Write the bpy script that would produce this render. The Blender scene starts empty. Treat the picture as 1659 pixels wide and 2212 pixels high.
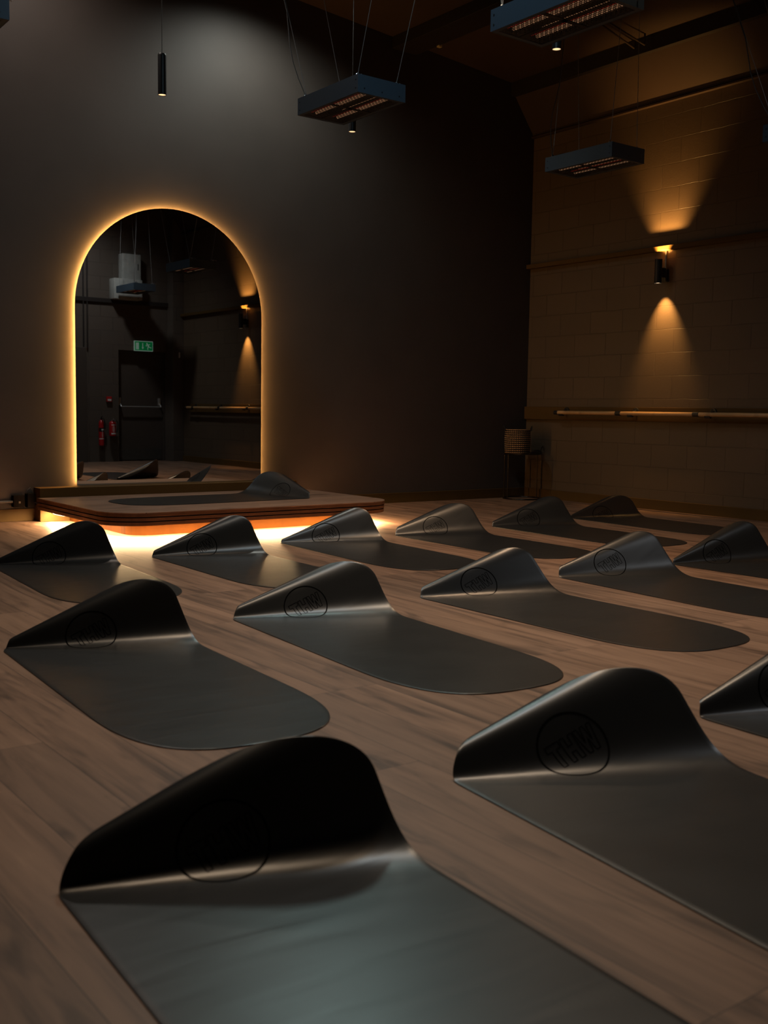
import bpy, bmesh, math, random
from mathutils import Vector, Matrix
random.seed(7)
PI = math.pi
S = bpy.context.scene
COL = S.collection

# ------------------------------------------------------------------ helpers
def link(o):
    COL.objects.link(o); return o

def obj(name, bm, m, parent=None, smooth=True, angle=40):
    me = bpy.data.meshes.new(name)
    bmesh.ops.recalc_face_normals(bm, faces=bm.faces)
    bm.to_mesh(me); bm.free()
    ms = m if isinstance(m, (list, tuple)) else [m]
    for k in ms: me.materials.append(k)
    if smooth:
        for p in me.polygons: p.use_smooth = True
        try: me.set_sharp_from_angle(angle=math.radians(angle))
        except Exception: pass
    o = bpy.data.objects.new(name, me); link(o)
    if parent: o.parent = parent
    return o

def tag(o, label=None, cat=None, group=None, kind=None):
    if label: o['label'] = label
    if cat: o['category'] = cat
    if group: o['group'] = group
    if kind: o['kind'] = kind
    return o

def struct(name, bm, m, parent=None, smooth=True):
    o = obj(name, bm, m, parent, smooth)
    if not parent: o['kind'] = 'structure'
    return o

def empty(name, loc, rz=0.0):
    o = bpy.data.objects.new(name, None); link(o)
    o.empty_display_size = .05
    o.location = loc; o.rotation_euler = (0, 0, rz)
    return o

def dup(root, loc=None, rz=None):
    r = root.copy(); link(r)
    if loc is not None: r.location = loc
    if rz is not None: r.rotation_euler = (0, 0, rz)
    for ch in list(root.children):
        c = ch.copy(); link(c); c.parent = r
        for g in list(ch.children):
            d = g.copy(); link(d); d.parent = c
    return r

def box(bm, x0, x1, y0, y1, z0, z1, bev=0.0, mat=0):
    vs = [bm.verts.new((x, y, z)) for x in (x0, x1) for y in (y0, y1) for z in (z0, z1)]
    idx = [(0,1,3,2), (4,6,7,5), (0,4,5,1), (2,3,7,6), (0,2,6,4), (1,5,7,3)]
    fs = [bm.faces.new([vs[i] for i in f]) for f in idx]
    for f in fs: f.material_index = mat
    if bev > 0:
        es = list({e for f in fs for e in f.edges})
        r = bmesh.ops.bevel(bm, geom=es, offset=bev, segments=2, profile=.5, affect='EDGES')
        for f in r['faces']: f.material_index = mat
    return fs

def basis(d):
    d = Vector(d).normalized()
    a = Vector((0, 0, 1)) if abs(d.z) < .95 else Vector((1, 0, 0))
    u = d.cross(a).normalized(); v = d.cross(u).normalized()
    return u, v

def tube(bm, pts, r, n=10, closed=False, caps=True, mat=0):
    pts = [Vector(p) for p in pts]; rings = []
    N = len(pts); rr = r if isinstance(r, (list, tuple)) else [r]*N
    up = None
    for i, p in enumerate(pts):
        if closed: d = pts[(i+1) % N] - pts[i-1]
        else: d = pts[min(i+1, N-1)] - pts[max(i-1, 0)]
        d.normalize()
        if up is None: u, v = basis(d)
        else:
            u = (up - d*up.dot(d)).normalized(); v = d.cross(u).normalized()
        up = u
        rings.append([bm.verts.new(p + rr[i]*(math.cos(2*PI*k/n)*u + math.sin(2*PI*k/n)*v)) for k in range(n)])
    M = N if closed else N-1
    for i in range(M):
        A, B = rings[i], rings[(i+1) % N]
        for k in range(n):
            f = bm.faces.new((A[k], A[(k+1) % n], B[(k+1) % n], B[k])); f.material_index = mat
    if caps and not closed:
        for R in (rings[0], rings[-1]):
            f = bm.faces.new(R); f.material_index = mat

def lathe(bm, prof, n=32, c=(0, 0, 0), mat=0, axis='z'):
    """prof: list of (r, h)"""
    rings = []
    for r, h in prof:
        ring = []
        for k in range(n):
            a = 2*PI*k/n
            if axis == 'z': q = (c[0]+r*math.cos(a), c[1]+r*math.sin(a), c[2]+h)
            elif axis == 'y': q = (c[0]+r*math.cos(a), c[1]+h, c[2]+r*math.sin(a))
            else: q = (c[0]+h, c[1]+r*math.cos(a), c[2]+r*math.sin(a))
            ring.append(bm.verts.new(q))
        rings.append(ring)
    for A, B in zip(rings, rings[1:]):
        for k in range(n):
            f = bm.faces.new((A[k], A[(k+1) % n], B[(k+1) % n], B[k])); f.material_index = mat
    for R, (r, h) in ((rings[0], prof[0]), (rings[-1], prof[-1])):
        if r > 1e-6:
            f = bm.faces.new(R); f.material_index = mat

def prism(bm, poly, y0, y1, mat=0, ax='y'):
    """extrude a 2-D polygon (p,q) : ax='y' -> (p, y, q); ax='z' -> (p, q, z); ax='x' -> (x,p,q)"""
    def P(p, q, h):
        return (p, h, q) if ax == 'y' else ((p, q, h) if ax == 'z' else (h, p, q))
    A = [bm.verts.new(P(p, q, y0)) for p, q in poly]
    B = [bm.verts.new(P(p, q, y1)) for p, q in poly]
    n = len(poly)
    f = bm.faces.new(A); f.material_index = mat
    f = bm.faces.new(B[::-1]); f.material_index = mat
    for k in range(n):
        f = bm.faces.new((A[k], A[(k+1) % n], B[(k+1) % n], B[k])); f.material_index = mat

# ------------------------------------------------------------------ materials
def mat(name):
    m = bpy.data.materials.new(name); m.use_nodes = True
    nt = m.node_tree
    return m, nt, nt.nodes['Principled BSDF']

def setc(b, c, rough=.5, metal=0., spec=.5):
    b.inputs['Base Color'].default_value = (*c, 1)
    b.inputs['Roughness'].default_value = rough
    b.inputs['Metallic'].default_value = metal
    b.inputs['Specular IOR Level'].default_value = spec

def noise(nt, scale, detail=4, vec=None, rough=.5, dist=0.):
    n = nt.nodes.new('ShaderNodeTexNoise')
    n.inputs['Scale'].default_value = scale; n.inputs['Detail'].default_value = detail
    n.inputs['Roughness'].default_value = rough; n.inputs['Distortion'].default_value = dist
    if vec is not None: nt.links.new(vec, n.inputs['Vector'])
    return n

def mapping(nt, scale=(1, 1, 1), loc=(0, 0, 0), kind='Object'):
    tc = nt.nodes.new('ShaderNodeTexCoord'); mp = nt.nodes.new('ShaderNodeMapping')
    mp.inputs['Scale'].default_value = scale; mp.inputs['Location'].default_value = loc
    nt.links.new(tc.outputs[kind], mp.inputs['Vector'])
    return mp.outputs['Vector']

def ramp(nt, fac, stops):
    r = nt.nodes.new('ShaderNodeValToRGB')
    e = r.color_ramp.elements
    while len(e) < len(stops): e.new(.5)
    for i, (p, c) in enumerate(stops):
        e[i].position = p; e[i].color = (*c, 1)
    nt.links.new(fac, r.inputs['Fac'])
    return r.outputs['Color']

def bump(nt, b, h, strength=.3, dist=.01, prev=None):
    n = nt.nodes.new('ShaderNodeBump')
    n.inputs['Strength'].default_value = strength; n.inputs['Distance'].default_value = dist
    nt.links.new(h, n.inputs['Height'])
    if prev is not None: nt.links.new(prev, n.inputs['Normal'])
    nt.links.new(n.outputs['Normal'], b.inputs['Normal'])
    return n.outputs['Normal']

def simple(name, c, rough=.5, metal=0., spec=.5, nz=None, bs=.15):
    m, nt, b = mat(name); setc(b, c, rough, metal, spec)
    v = mapping(nt)
    n = noise(nt, nz or 40, 4, v)
    k = ramp(nt, n.outputs['Fac'], [(.3, [x*.88 for x in c]), (.7, [min(1, x*1.1) for x in c])])
    nt.links.new(k, b.inputs['Base Color'])
    if bs: bump(nt, b, n.outputs['Fac'], bs, .002)
    return m

def emis(name, c, strength):
    m, nt, b = mat(name); setc(b, (.02, .02, .02), .4)
    b.inputs['Emission Color'].default_value = (*c, 1)
    b.inputs['Emission Strength'].default_value = strength
    return m

M = {}
# smooth painted plaster wall
def plaster(name, c, rough=.55, spec=.35):
    m, nt, b = mat(name); setc(b, c, rough, 0, spec)
    v = mapping(nt)
    n1 = noise(nt, 2.2, 5, v); n2 = noise(nt, 160, 3, v)
    k = ramp(nt, n1.outputs['Fac'], [(.3, [x*.92 for x in c]), (.7, [x*1.07 for x in c])])
    nt.links.new(k, b.inputs['Base Color'])
    bump(nt, b, n2.outputs['Fac'], .12, .002)
    return m
M['plaster'] = plaster('dark_brown_plaster', (.062, .050, .043), .62)
M['skirting'] = plaster('dark_painted_skirting', (.080, .045, .014), .6, .1)
M['ceiling'] = plaster('dark_painted_ceiling', (.038, .022, .014), .7)
M['ceiling_steel'] = plaster('dark_painted_steel', (.02, .015, .013), .5)

def blockwork(name, c, uax, u0, v0=.194, bw=.425, rh=.2228):
    m, nt, b = mat(name); setc(b, c, .5, 0, .4)
    tc = nt.nodes.new('ShaderNodeTexCoord')
    sp = nt.nodes.new('ShaderNodeSeparateXYZ'); nt.links.new(tc.outputs['Object'], sp.inputs[0])
    nz = noise(nt, 9, 5, tc.outputs['Object'], .65)
    nz2 = noise(nt, 5.5, 3, tc.outputs['Object'], .6)
    def madd(a, k, add):
        x = nt.nodes.new('ShaderNodeMath'); x.operation = 'MULTIPLY_ADD'
        nt.links.new(a, x.inputs[0]); x.inputs[1].default_value = k; x.inputs[2].default_value = add
        return x.outputs[0]
    def plus(a, bb):
        x = nt.nodes.new('ShaderNodeMath'); x.operation = 'ADD'
        nt.links.new(a, x.inputs[0]); nt.links.new(bb, x.inputs[1]); return x.outputs[0]
    u = plus(madd(sp.outputs[uax], 1, u0), madd(nz.outputs['Fac'], .007, -.0035))
    w = plus(madd(sp.outputs['Z'], 1, -v0), madd(nz2.outputs['Fac'], .018, -.009))
    cb = nt.nodes.new('ShaderNodeCombineXYZ'); nt.links.new(u, cb.inputs[0]); nt.links.new(w, cb.inputs[1])
    br = nt.nodes.new('ShaderNodeTexBrick')
    br.offset = .5; br.offset_frequency = 2
    br.inputs['Scale'].default_value = 1
    br.inputs['Brick Width'].default_value = bw; br.inputs['Row Height'].default_value = rh
    br.inputs['Mortar Size'].default_value = .0035; br.inputs['Mortar Smooth'].default_value = .35
    nt.links.new(cb.outputs[0], br.inputs['Vector'])
    br.inputs['Color1'].default_value = (*[x*.96 for x in c], 1)
    br.inputs['Color2'].default_value = (*[x*1.04 for x in c], 1)
    br.inputs['Mortar'].default_value = (*c, 1)
    nt.links.new(br.outputs['Color'], b.inputs['Base Color'])
    inv = madd(br.outputs['Fac'], -1, 1)
    n1 = bump(nt, b, inv, 1.0, .022)
    fine = noise(nt, 55, 6, tc.outputs['Object'], .7)
    n2 = bump(nt, b, fine.outputs['Fac'], .30, .004, n1)
    # each block face sits a little in or out of the next
    cmp_ = nt.nodes.new('ShaderNodeRGBToBW'); nt.links.new(br.outputs['Color'], cmp_.inputs[0])
    bump(nt, b, cmp_.outputs[0], .5, .12, n2)
    return m
M['block_right'] = blockwork('painted_blockwork_right', (.088, .060, .038), 'Y', 1.75)
M['block_near'] = blockwork('painted_blockwork_near', (.085, .066, .052), 'X', 1.2)

# plank floor (boards run along y)
def planks(name, dark, mid, light, along='Y', rough=.42, width=.19, length=1.9, spec=.4):
    m, nt, b = mat(name); setc(b, mid, rough, 0, spec)
    tc = nt.nodes.new('ShaderNodeTexCoord')
    sp = nt.nodes.new('ShaderNodeSeparateXYZ'); nt.links.new(tc.outputs['Object'], sp.inputs[0])
    cb = nt.nodes.new('ShaderNodeCombineXYZ')
    other = 'X' if along == 'Y' else 'Y'
    nt.links.new(sp.outputs[along], cb.inputs[0]); nt.links.new(sp.outputs[other], cb.inputs[1])
    br = nt.nodes.new('ShaderNodeTexBrick'); br.offset = .37; br.offset_frequency = 3
    br.inputs['Scale'].default_value = 1
    br.inputs['Brick Width'].default_value = length; br.inputs['Row Height'].default_value = width
    br.inputs['Mortar Size'].default_value = .0009; br.inputs['Mortar Smooth'].default_value = .1
    br.inputs['Color1'].default_value = (0, 0, 0, 1); br.inputs['Color2'].default_value = (1, 1, 1, 1)
    br.inputs['Mortar'].default_value = (.5, .5, .5, 1)
    nt.links.new(cb.outputs[0], br.inputs['Vector'])
    bw = nt.nodes.new('ShaderNodeRGBToBW'); nt.links.new(br.outputs['Color'], bw.inputs[0])
    # grain stretched along the boards, shifted per board
    off = nt.nodes.new('ShaderNodeCombineXYZ')
    mul = nt.nodes.new('ShaderNodeMath'); mul.operation = 'MULTIPLY'; mul.inputs[1].default_value = 37
    nt.links.new(bw.outputs[0], mul.inputs[0]); nt.links.new(mul.outputs[0], off.inputs[2])
    add = nt.nodes.new('ShaderNodeVectorMath'); add.operation = 'ADD'
    nt.links.new(cb.outputs[0], add.inputs[0]); nt.links.new(off.outputs[0], add.inputs[1])
    def st(v, s):
        mp = nt.nodes.new('ShaderNodeMapping'); mp.inputs['Scale'].default_value = s
        nt.links.new(v, mp.inputs['Vector']); return mp.outputs['Vector']
    g1 = noise(nt, 1, 6, st(add.outputs[0], (1.1, 13, 1)), .62, .6)
    g2 = noise(nt, 1, 5, st(add.outputs[0], (3.5, 60, 1)), .6, .3)
    g3 = noise(nt, 1, 3, st(add.outputs[0], (2.2, 7, 1)), .5, 1.2)
    c1 = ramp(nt, g1.outputs['Fac'], [(.28, dark), (.48, mid), (.75, light)])
    c3 = ramp(nt, g3.outputs['Fac'], [(.27, (.34, .31, .29)), (.43, (1, 1, 1))])
    mx = nt.nodes.new('ShaderNodeMixRGB'); mx.blend_type = 'MULTIPLY'; mx.inputs[0].default_value = .8
    nt.links.new(c1, mx.inputs[1]); nt.links.new(c3, mx.inputs[2])
    c2 = ramp(nt, g2.outputs['Fac'], [(.3, (.84, .83, .82)), (.7, (1.0, 1.0, 1.0))])
    mx2 = nt.nodes.new('ShaderNodeMixRGB'); mx2.blend_type = 'MULTIPLY'; mx2.inputs[0].default_value = 1
    nt.links.new(mx.outputs[0], mx2.inputs[1]); nt.links.new(c2, mx2.inputs[2])
    tone = ramp(nt, bw.outputs[0], [(0, (.86, .86, .86)), (1, (1.06, 1.05, 1.04))])
    mx3 = nt.nodes.new('ShaderNodeMixRGB'); mx3.blend_type = 'MULTIPLY'; mx3.inputs[0].default_value = 1
    nt.links.new(mx2.outputs[0], mx3.inputs[1]); nt.links.new(tone, mx3.inputs[2])
    seam = nt.nodes.new('ShaderNodeMixRGB'); seam.inputs[2].default_value = (*[x*.45 for x in dark], 1)
    nt.links.new(br.outputs['Fac'], seam.inputs[0]); nt.links.new(mx3.outputs[0], seam.inputs[1])
    nt.links.new(seam.outputs[0], b.inputs['Base Color'])
    rr = nt.nodes.new('ShaderNodeMapRange'); rr.inputs['To Min'].default_value = rough-.06; rr.inputs['To Max'].default_value = rough+.1
    nt.links.new(g1.outputs['Fac'], rr.inputs['Value']); nt.links.new(rr.outputs[0], b.inputs['Roughness'])
    bump(nt, b, g2.outputs['Fac'], .12, .001)
    return m
M['floor'] = planks('oak_plank_floor', (.075, .042, .027), (.220, .127, .081), (.31, .185, .120), 'Y', .46)
M['stage'] = planks('oak_plank_stage', (.125, .078, .054), (.225, .14, .098), (.30, .19, .13), 'X', .46, .19, 2.4)
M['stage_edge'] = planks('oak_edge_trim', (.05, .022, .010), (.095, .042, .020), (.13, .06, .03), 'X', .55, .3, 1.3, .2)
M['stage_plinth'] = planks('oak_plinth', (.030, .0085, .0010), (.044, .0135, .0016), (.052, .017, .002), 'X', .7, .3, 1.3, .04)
M['barre_wood'] = planks('pale_barre_wood', (.42, .24, .10), (.52, .31, .14), (.60, .37, .18), 'Y', .35, .3, 5)

# rubber yoga mat
def rubber():
    m, nt, b = mat('charcoal_rubber'); setc(b, (.0105, .011, .0115), .36, 0, .62)
    v = mapping(nt, (1, 1, 1))
    f = noise(nt, 900, 2, v)
    v2 = mapping(nt, (2.2, 14, 2.2))
    w = noise(nt, 1, 2, v2, .4, .4)
    n1 = bump(nt, b, w.outputs['Fac'], .10, .012)
    bump(nt, b, f.outputs['Fac'], .10, .0006, n1)
    rr = nt.nodes.new('ShaderNodeMapRange'); rr.inputs['To Min'].default_value = .31; rr.inputs['To Max'].default_value = .37
    big = noise(nt, 5, 4, v); nt.links.new(big.outputs['Fac'], rr.inputs['Value'])
    nt.links.new(rr.outputs[0], b.inputs['Roughness'])
    return m
M['rubber'] = rubber()
M['engrave'] = simple('black_engraved_line', (.0015, .0015, .0015), .9, 0, .05, 60, 0)
M['black_metal'] = simple('black_powder_coated_metal', (.012, .012, .013), .42, .0, .5, 200, .08)
M['navy_metal'] = simple('slate_blue_painted_metal', (.040, .062, .085), .42, .15, .5, 300, .08)
M['steel'] = simple('bright_steel', (.62, .62, .63), .28, 1., .5, 80, .05)
M['wire'] = simple('galvanised_wire', (.30, .29, .28), .5, .6, .5, 80, 0)
M['cable'] = simple('dark_cable', (.05, .045, .04), .5, 0, .5, 80, 0)
M['reflector'] = simple('lamp_reflector', (.7, .66, .6), .22, 1., .5, 60, .1)
M['grille'] = simple('black_grille', (.006, .006, .006), .5, 0, .4, 100, 0)
M['couplers'] = simple('black_plastic', (.012, .011, .011), .4, 0, .5, 100, .05)
M['conduit'] = simple('grey_conduit', (.06, .055, .05), .45, 0, .5, 60, .05)
M['socket'] = simple('black_socket', (.005, .004, .003), .7, 0, .08, 60, .05)
M['wicker'] = simple('seagrass_rope', (.42, .24, .11), .75, 0, .3, 150, .5)
M['wicker_dark'] = simple('black_rope', (.015, .012, .010), .7, 0, .3, 150, .4)
M['brass_black'] = simple('blackened_metal', (.03, .024, .02), .3, .8, .5, 60, .05)
M['red'] = simple('red_enamel', (.42, .012, .014), .3, 0, .5, 20, .03)
M['white'] = simple('white_label', (.62, .61, .58), .5, 0, .4, 30, 0)
M['pale_metal'] = simple('pale_grey_enamel', (.34, .34, .31), .45, 0, .4, 12, .05)
M['silver'] = simple('satin_silver', (.42, .42, .40), .35, .6, .5, 60, .05)
M['door'] = plaster('dark_painted_door', (.06, .047, .038), .5)
M['kick'] = simple('dull_kick_plate', (.09, .085, .075), .4, .5, .5, 30, .05)
M['green'] = emis('exit_sign_green', (.0, .33, .09), .16)
M['green'].node_tree.nodes['Principled BSDF'].inputs['Base Color'].default_value = (.01, .25, .08, 1)
M['signwhite'] = emis('exit_sign_white', (.55, .8, .65), .16)
M['clip'] = simple('yellowish_clip', (.45, .34, .16), .5, 0, .4, 60, .05)
def mirror():
    m, nt, b = mat('silvered_mirror'); setc(b, (.80, .80, .78), .012, 1., .5)
    n = noise(nt, 2, 2, mapping(nt)); rr = nt.nodes.new('ShaderNodeMapRange')
    rr.inputs['To Min'].default_value = .0; rr.inputs['To Max'].default_value = .02
    nt.links.new(n.outputs['Fac'], rr.inputs['Value']); nt.links.new(rr.outputs[0], b.inputs['Roughness'])
    return m
M['mirror'] = mirror()
M['lens'] = emis('warm_lamp_lens', (1., .60, .30), 1.6)
M['lens_bright'] = emis('bright_lamp_lens', (1., .70, .42), 3)
M['quartz'] = emis('red_quartz_tube', (1., .035, .02), .14)
M['quartz_hot'] = emis('orange_quartz_tube', (1., .50, .26), .24)
M['led_mirror'] = emis('amber_led_tape', (1., .50, .13), 210)
M['led_stage'] = emis('warm_led_tape', (1., .66, .33), 1500)
def glass():
    m, nt, b = mat('window_glass'); setc(b, (.9, .95, 1), .05, 0, .5)
    b.inputs['Transmission Weight'].default_value = 1; b.inputs['IOR'].default_value = 1.45
    n = noise(nt, 2, 2, mapping(nt)); bump(nt, b, n.outputs['Fac'], .02, .01)
    return m

# ------------------------------------------------------------------ room shell
XL, YN = -10.0, -8.75
ceil_z = lambda x: 4.385 - .08*x
bm = bmesh.new(); box(bm, XL-.2, .2, YN-.4, .2, -.12, 0); struct('floor', bm, M['floor'], smooth=False)
bm = bmesh.new(); box(bm, XL-.2, .2, 0, .2, 0, 5.4); struct('wall_far', bm, M['plaster'], smooth=False)
bm = bmesh.new(); box(bm, 0, .2, YN-.2, 0, 0, 4.7); struct('wall_right', bm, M['block_right'], smooth=False)
bm = bmesh.new(); box(bm, XL-.2, XL, YN-.2, 0, 0, 5.4); struct('wall_left', bm, M['plaster'], smooth=False)
# near wall (with the fire door) : built around the door recess
bm = bmesh.new()
box(bm, XL-.2, -1.105, YN-.3, YN, 0, 5.4); box(bm, -.205, .2, YN-.3, YN, 0, 5.4)
box(bm, -1.105, -.205, YN-.3, YN, 1.89, 5.4); box(bm, -1.105, -.205, YN-.3, YN-.2, 0, 1.89)
struct('wall_near', bm, M['block_near'], smooth=False)
# sloping ceiling slab
bm = bmesh.new()
prism(bm, [(XL-.2, ceil_z(XL-.2)), (.2, ceil_z(.2)), (.2, ceil_z(.2)+.15), (XL-.2, ceil_z(XL-.2)+.15)], YN-.3, .2)
struct('ceiling', bm, M['ceiling'], smooth=False)
# slanted bulkhead above the block wall
bm = bmesh.new()
prism(bm, [(0, 3.90), (-.30, 4.29), (-.30, 4.45), (0, 4.45)], YN, 0)
struct('trim_1', bm, M['ceiling'], smooth=False)
# dark steel beam at the top of the bulkhead
bm = bmesh.new(); box(bm, -.36, -.30, YN, 0, 4.275, 4.44); struct('trim_2', bm, M['ceiling_steel'], smooth=False)
# timber lip at the foot of the bulkhead
bm = bmesh.new(); box(bm, -.045, 0, YN, 0, 3.885, 3.905, .003); box(bm, -.03, 0, YN, 0, 3.915, 3.93, .003)
struct('trim_3', bm, M['ceiling'], smooth=False)
# ledge running at sconce height, and the board that carries the barre
bm = bmesh.new(); box(bm, -.066, 0, YN, 0, 2.495, 2.54, .003); struct('trim_4', bm, M['skirting'], smooth=False)
bm = bmesh.new(); box(bm, -.035, 0, YN+.5, 0, .862, 1.0, .003); struct('trim_5', bm, M['skirting'], smooth=False)
bm = bmesh.new(); box(bm, -.018, 0, YN, 0, 0, .10, .003); struct('baseboard_right', bm, M['skirting'], smooth=False)
bm = bmesh.new(); box(bm, XL, -5.50, -.018, 0, 0, .10, .003); box(bm, -3.1, -.018, -.018, 0, 0, .10, .003)
struct('baseboard_far', bm, M['skirting'], smooth=False)
bm = bmesh.new(); box(bm, XL, -1.75, YN, YN+.018, 0, .10, .003); struct('baseboard_near', bm, M['skirting'], smooth=False)
bm = bmesh.new(); box(bm, -4.2, -.2, YN, YN+.04, 2.66, 2.73, .003); struct('trim_6', bm, M['ceiling_steel'], smooth=False)
bm = bmesh.new(); box(bm, -.205, 0, YN, YN+.22, 0, 4.4, .004); struct('trim_7', bm, M['block_near'], smooth=False)
bm = bmesh.new(); box(bm, -2.6, -1.70, YN, YN+.10, 0, 1.9, .004); struct('trim_8', bm, M['door'], smooth=False)
# purlins under the ceiling
for k, x in enumerate((-1.95, -3.85, -5.75, -7.65)):
    bm = bmesh.new(); z = ceil_z(x+.15)
    box(bm, x, x+.30, YN, 0, z-.10, z+.01, .003)
    o = struct('trim_%d' % (9+k), bm, M['ceiling_steel'], smooth=False)
    if k == 0:
        for yy in (-.35, -1.62):
            bm = bmesh.new(); box(bm, x+.285, x+.325, yy-.02, yy+.02, z-.115, z-.06, .004)
            obj('clip', bm, M['clip'], o)
# cross rods under the ceiling slope, over the block wall
for (xa, ya, xb, yb, zz) in ((-1.10, -1.76, -.36, -1.66, 0), (-1.05, -1.86, -.42, -1.83, .03)):
    bm = bmesh.new()
    tube(bm, [(xa, ya, ceil_z(xa)-.03-zz), (xb, yb, ceil_z(xb)-.07-zz)], .009, 8)
    tube(bm, [(xa, ya, ceil_z(xa)-.03-zz), (xa, ya, ceil_z(xa)+.01)], .009, 8)
    tube(bm, [(xb, yb, ceil_z(xb)-.07-zz), (xb, yb, ceil_z(xb)+.01)], .009, 8)
    o = obj('ceiling_rod', bm, M['ceiling'])
    tag(o, 'thin brown rod fixed across the ceiling slope, ' + ('nearer the mirror wall' if zz == 0 else 'the shorter, darker one beside it'), 'rod', 'rods under the ceiling')

# no window is built in the left wall and no daylight enters
# (cool light comes from the unseen spotlights overhead)

# ------------------------------------------------------------------ fire door
bm = bmesh.new(); box(bm, -1.075, -.235, YN-.18, YN-.14, .01, 1.86, .003)
d = struct('door_1', bm, M['door'], smooth=False)
bm = bmesh.new()
box(bm, -1.104, -1.072, YN-.19, YN-.10, 0, 1.888, .003); box(bm, -.238, -.206, YN-.19, YN-.10, 0, 1.888, .003)
box(bm, -1.072, -.238, YN-.19, YN-.10, 1.86, 1.888, .003)
obj('door_frame', bm, M['door'], d, False)
bm = bmesh.new()
for x in (-1.04, -.31):
    box(bm, x-.022, x+.022, YN-.14, YN-.105, .96, 1.09, .008)
    tube(bm, [(x, YN-.11, .99), (x, YN-.06, .955), (x, YN-.05, .935)], .012, 10)
tube(bm, [(-1.04, YN-.05, .935), (-.31, YN-.05, .935)], .012, 12)
obj('push_bar', bm, M['silver'], d)
bm = bmesh.new(); box(bm, -1.04, -.27, YN-.14, YN-.136, .02, .215); obj('kick_plate', bm, M['kick'], d, False)
bm = bmesh.new(); box(bm, -1.074, -1.066, YN-.142, YN-.128, .06, 1.8); obj('door_seal', bm, M['couplers'], d, False)

# ------------------------------------------------------------------ things on the near wall (seen in the mirror)
# exit sign
sg = empty('exit_sign', (-.66, YN+.002, 1.972)); tag(sg, 'green and white emergency exit sign above the fire door, in the mirror', 'sign')
bm = bmesh.new(); box(bm, -.172, .172, 0, .03, -.086, .086, .005); obj('frame', bm, M['signwhite'], sg)
bm = bmesh.new(); box(bm, -.160, .160, .03, .033, -.074, .074); obj('panel', bm, M['green'], sg, False)
bm = bmesh.new(); box(bm, -.143, -.09, .033, .035, -.06, .055); obj('doorway_symbol', bm, M['signwhite'], sg, False)
bm = bmesh.new()
prism(bm, [(-.027, .05), (-.013, .05), (-.013, -.02), (0, -.02), (-.02, -.055), (-.04, -.02), (-.027, -.02)], .033, .035)
obj('arrow_symbol', bm, M['signwhite'], sg, False)
bm = bmesh.new()
lathe(bm, [(0, 0), (.011, 0), (.011, .002), (0, .002)], 14, (.058, .033, .046), axis='y')
def limb(bm, pts, w):
    for (a, b_) in zip(pts, pts[1:]):
        dx, dz = b_[0]-a[0], b_[1]-a[1]; l = math.hypot(dx, dz); nx, nz = -dz/l*w, dx/l*w
        prism(bm, [(a[0]+nx, a[1]+nz), (a[0]-nx, a[1]-nz), (b_[0]-nx, b_[1]-nz), (b_[0]+nx, b_[1]+nz)], .033, .035)
limb(bm, [(.064, .034), (.088, -.004)], .010); limb(bm, [(.064, .03), (.04, .012), (.05, -.006)], .005)
limb(bm, [(.07, .03), (.098, .022), (.112, .036)], .005)
limb(bm, [(.088, -.004), (.112, -.022), (.138, -.026)], .006); limb(bm, [(.086, -.004), (.072, -.03), (.074, -.06)], .006)
obj('running_figure_symbol', bm, M['signwhite'], sg, False)
# call point
cp = empty('fire_call_point', (-1.288, YN, 1.055)); tag(cp, 'small red fire alarm call point on the wall beside the fire door', 'alarm')
bm = bmesh.new(); box(bm, -.045, .045, 0, .045, -.045, .045, .006); obj('body', bm, M['red'], cp)
bm = bmesh.new(); box(bm, -.033, .033, .045, .047, -.03, .004); obj('label_plate', bm, M['white'], cp, False)
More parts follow.
